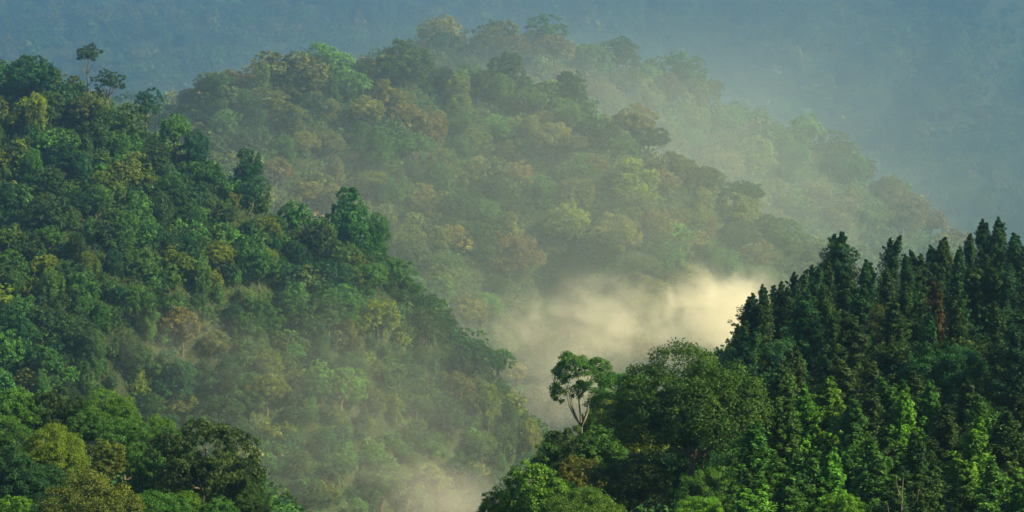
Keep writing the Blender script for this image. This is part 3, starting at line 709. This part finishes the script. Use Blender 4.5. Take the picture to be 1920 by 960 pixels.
def mist(c, rad, dens, nscale, lo, hi, colr, seed, aniso=.1, flat=1.0):
    m, t = nt('mist'); L = t.links.new
    o = N(t, 'ShaderNodeOutputMaterial'); pv = N(t, 'ShaderNodeVolumePrincipled')
    pv.inputs['Color'].default_value = (*colr, 1); pv.inputs['Anisotropy'].default_value = aniso
    tc = N(t, 'ShaderNodeTexCoord')
    no = N(t, 'ShaderNodeTexNoise', noise_dimensions='4D'); no.inputs['W'].default_value = seed; no.inputs['Scale'].default_value = nscale; no.inputs['Detail'].default_value = 5; no.inputs['Roughness'].default_value = .6
    no.inputs['Distortion'].default_value = .9
    mp = N(t, 'ShaderNodeMapping'); mp.inputs['Scale'].default_value = (1, .7, 1.1)
    L(tc.outputs['Object'], mp.inputs['Vector']); L(mp.outputs[0], no.inputs['Vector'])
    dv = N(t, 'ShaderNodeVectorMath', operation='DIVIDE'); dv.inputs[1].default_value = rad; L(tc.outputs['Object'], dv.inputs[0])
    ln = N(t, 'ShaderNodeVectorMath', operation='LENGTH'); L(dv.outputs[0], ln.inputs[0])
    ed = N(t, 'ShaderNodeMapRange', interpolation_type='SMOOTHSTEP'); ed.inputs['From Min'].default_value = 1; ed.inputs['From Max'].default_value = .15; L(ln.outputs['Value'], ed.inputs['Value'])
    # the edge eats into the noise, so the bank frays instead of ending in a shell
    sm = N(t, 'ShaderNodeMath', operation='MULTIPLY_ADD'); L(ed.outputs[0], sm.inputs[0]); sm.inputs[1].default_value = .55
    nc = N(t, 'ShaderNodeMath', operation='MULTIPLY_ADD'); L(no.outputs['Fac'], nc.inputs[0]); nc.inputs[1].default_value = 4.4; nc.inputs[2].default_value = -2.2; L(nc.outputs[0], sm.inputs[2])
    mr = N(t, 'ShaderNodeMapRange', interpolation_type='SMOOTHSTEP'); mr.inputs['From Min'].default_value = lo; mr.inputs['From Max'].default_value = hi; mr.inputs['To Max'].default_value = dens
    L(sm.outputs[0], mr.inputs['Value'])
    mu = N(t, 'ShaderNodeMath', operation='MULTIPLY'); L(mr.outputs[0], mu.inputs[0]); L(ed.outputs[0], mu.inputs[1])
    L(mu.outputs[0], pv.inputs['Density']); L(pv.outputs[0], o.inputs['Volume'])
    import bmesh
    bm = bmesh.new(); bmesh.ops.create_icosphere(bm, subdivisions=3, radius=1.02)
    for v in bm.verts: v.co.x *= rad[0]; v.co.y *= rad[1]; v.co.z *= rad[2]
    me = bpy.data.meshes.new('mist'); bm.to_mesh(me); bm.free(); me.materials.append(m)
    ob = link('mist', me); ob.location = c; ob['kind'] = 'stuff'
    return ob
def at(px, py, y):
    u, v = ray(px, py); return (float(u * y), y, float(v * y))
WARM = (1.0, .94, .80)  # mist itself is white; golden sunlight is put into its colour
LO, HI = .1, .95
o = mist(at(1370, 590, 1130), (40, 95, 22), .060, .075, LO, HI, WARM, 1.3); o['label'] = 'glowing golden mist bank in the valley behind the near right slope'
o = mist(at(1140, 620, 1100), (66, 100, 21), .016, .07, LO, HI, WARM, 4.1); o['label'] = 'rising wisp of golden mist over the valley'
o = mist(at(1130, 555, 1130), (30, 50, 16), .010, .09, LO, HI, WARM, 14.1); o['label'] = 'thin upper wisp of golden mist against the middle ridge'
o = mist(at(1070, 730, 1000), (44, 110, 22), .007, .055, LO, HI, WARM, 7.7); o['label'] = 'soft mist low in the valley behind the forked tree'
o = mist(at(840, 950, 640), (30, 80, 14), .009, .06, LO, HI, (1, .93, .9), 2.2); o['label'] = 'thin rosy mist at the foot of the left hillside'
o = mist(at(700, 800, 690), (80, 110, 44), .0014, .03, -.5, .8, (.93, .96, .9), 5.5); o['label'] = 'thin veil of mist over the lower left hillside'
o = mist(at(330, 640, 735), (34, 40, 13), .003, .06, LO, HI, (1, .94, .9), 9.5); o['label'] = 'small wisp of mist around the brownish dome'
o = mist((40, 1140, -60), (300, 250, 145), .0007, .012, -.6, .6, (.97, 1, .86), 11.5); o['label'] = 'thin pale mist filling the valley between the left hillside and the middle ridge'
o = mist((60, 1690, -40), (330, 190, 105), .0010, .009, -.6, .6, (.9, 1, .97), 17.5); o['label'] = 'pale mist filling the hollow behind the middle ridge'

# ------------------------------------------------------------------ light
SUN_EL, SUN_AZ = 35, 106           # azimuth clockwise from the view direction
w = bpy.data.worlds.new('World'); scene.world = w; w.use_nodes = True
wt = w.node_tree; wt.nodes.clear()
wo = wt.nodes.new('ShaderNodeOutputWorld'); bg = wt.nodes.new('ShaderNodeBackground'); sk = wt.nodes.new('ShaderNodeTexSky')
sk.sky_type = 'NISHITA'; sk.sun_disc = False; sk.sun_elevation = R_(SUN_EL); sk.sun_rotation = R_(SUN_AZ); sk.altitude = 800; sk.air_density = 1.0; sk.dust_density = 1.5; sk.ozone_density = 1.5
bg.inputs['Strength'].default_value = .065
wt.links.new(sk.outputs[0], bg.inputs[0]); wt.links.new(bg.outputs[0], wo.inputs[0])
sd = bpy.data.lights.new('sun', 'SUN'); so = link('sun', sd); sd.energy = 5.0; sd.angle = R_(.6); sd.color = (1, .81, .37)
from mathutils import Vector
dirs = Vector((math.sin(R_(SUN_AZ)) * math.cos(R_(SUN_EL)), math.cos(R_(SUN_AZ)) * math.cos(R_(SUN_EL)), math.sin(R_(SUN_EL))))
so.rotation_euler = dirs.to_track_quat('Z', 'Y').to_euler()

# ------------------------------------------------------------------ render settings
scene.view_settings.view_transform = 'Standard'; scene.view_settings.look = 'None'; scene.view_settings.gamma = 1; scene.view_settings.use_curve_mapping = False
scene.view_settings.exposure = 1.55
scene.render.engine = 'CYCLES'
cy = scene.cycles
cy.use_denoising = True
try: cy.denoiser = 'OPENIMAGEDENOISE'
except Exception: pass
cy.max_bounces = 5; cy.diffuse_bounces = 3; cy.glossy_bounces = 1; cy.transmission_bounces = 2; cy.volume_bounces = 2; cy.transparent_max_bounces = 64
cy.caustics_reflective = False; cy.caustics_refractive = False
cy.volume_step_rate = .55; cy.volume_max_steps = 256
cy.sample_clamp_indirect = 4; cy.sample_clamp_direct = 0
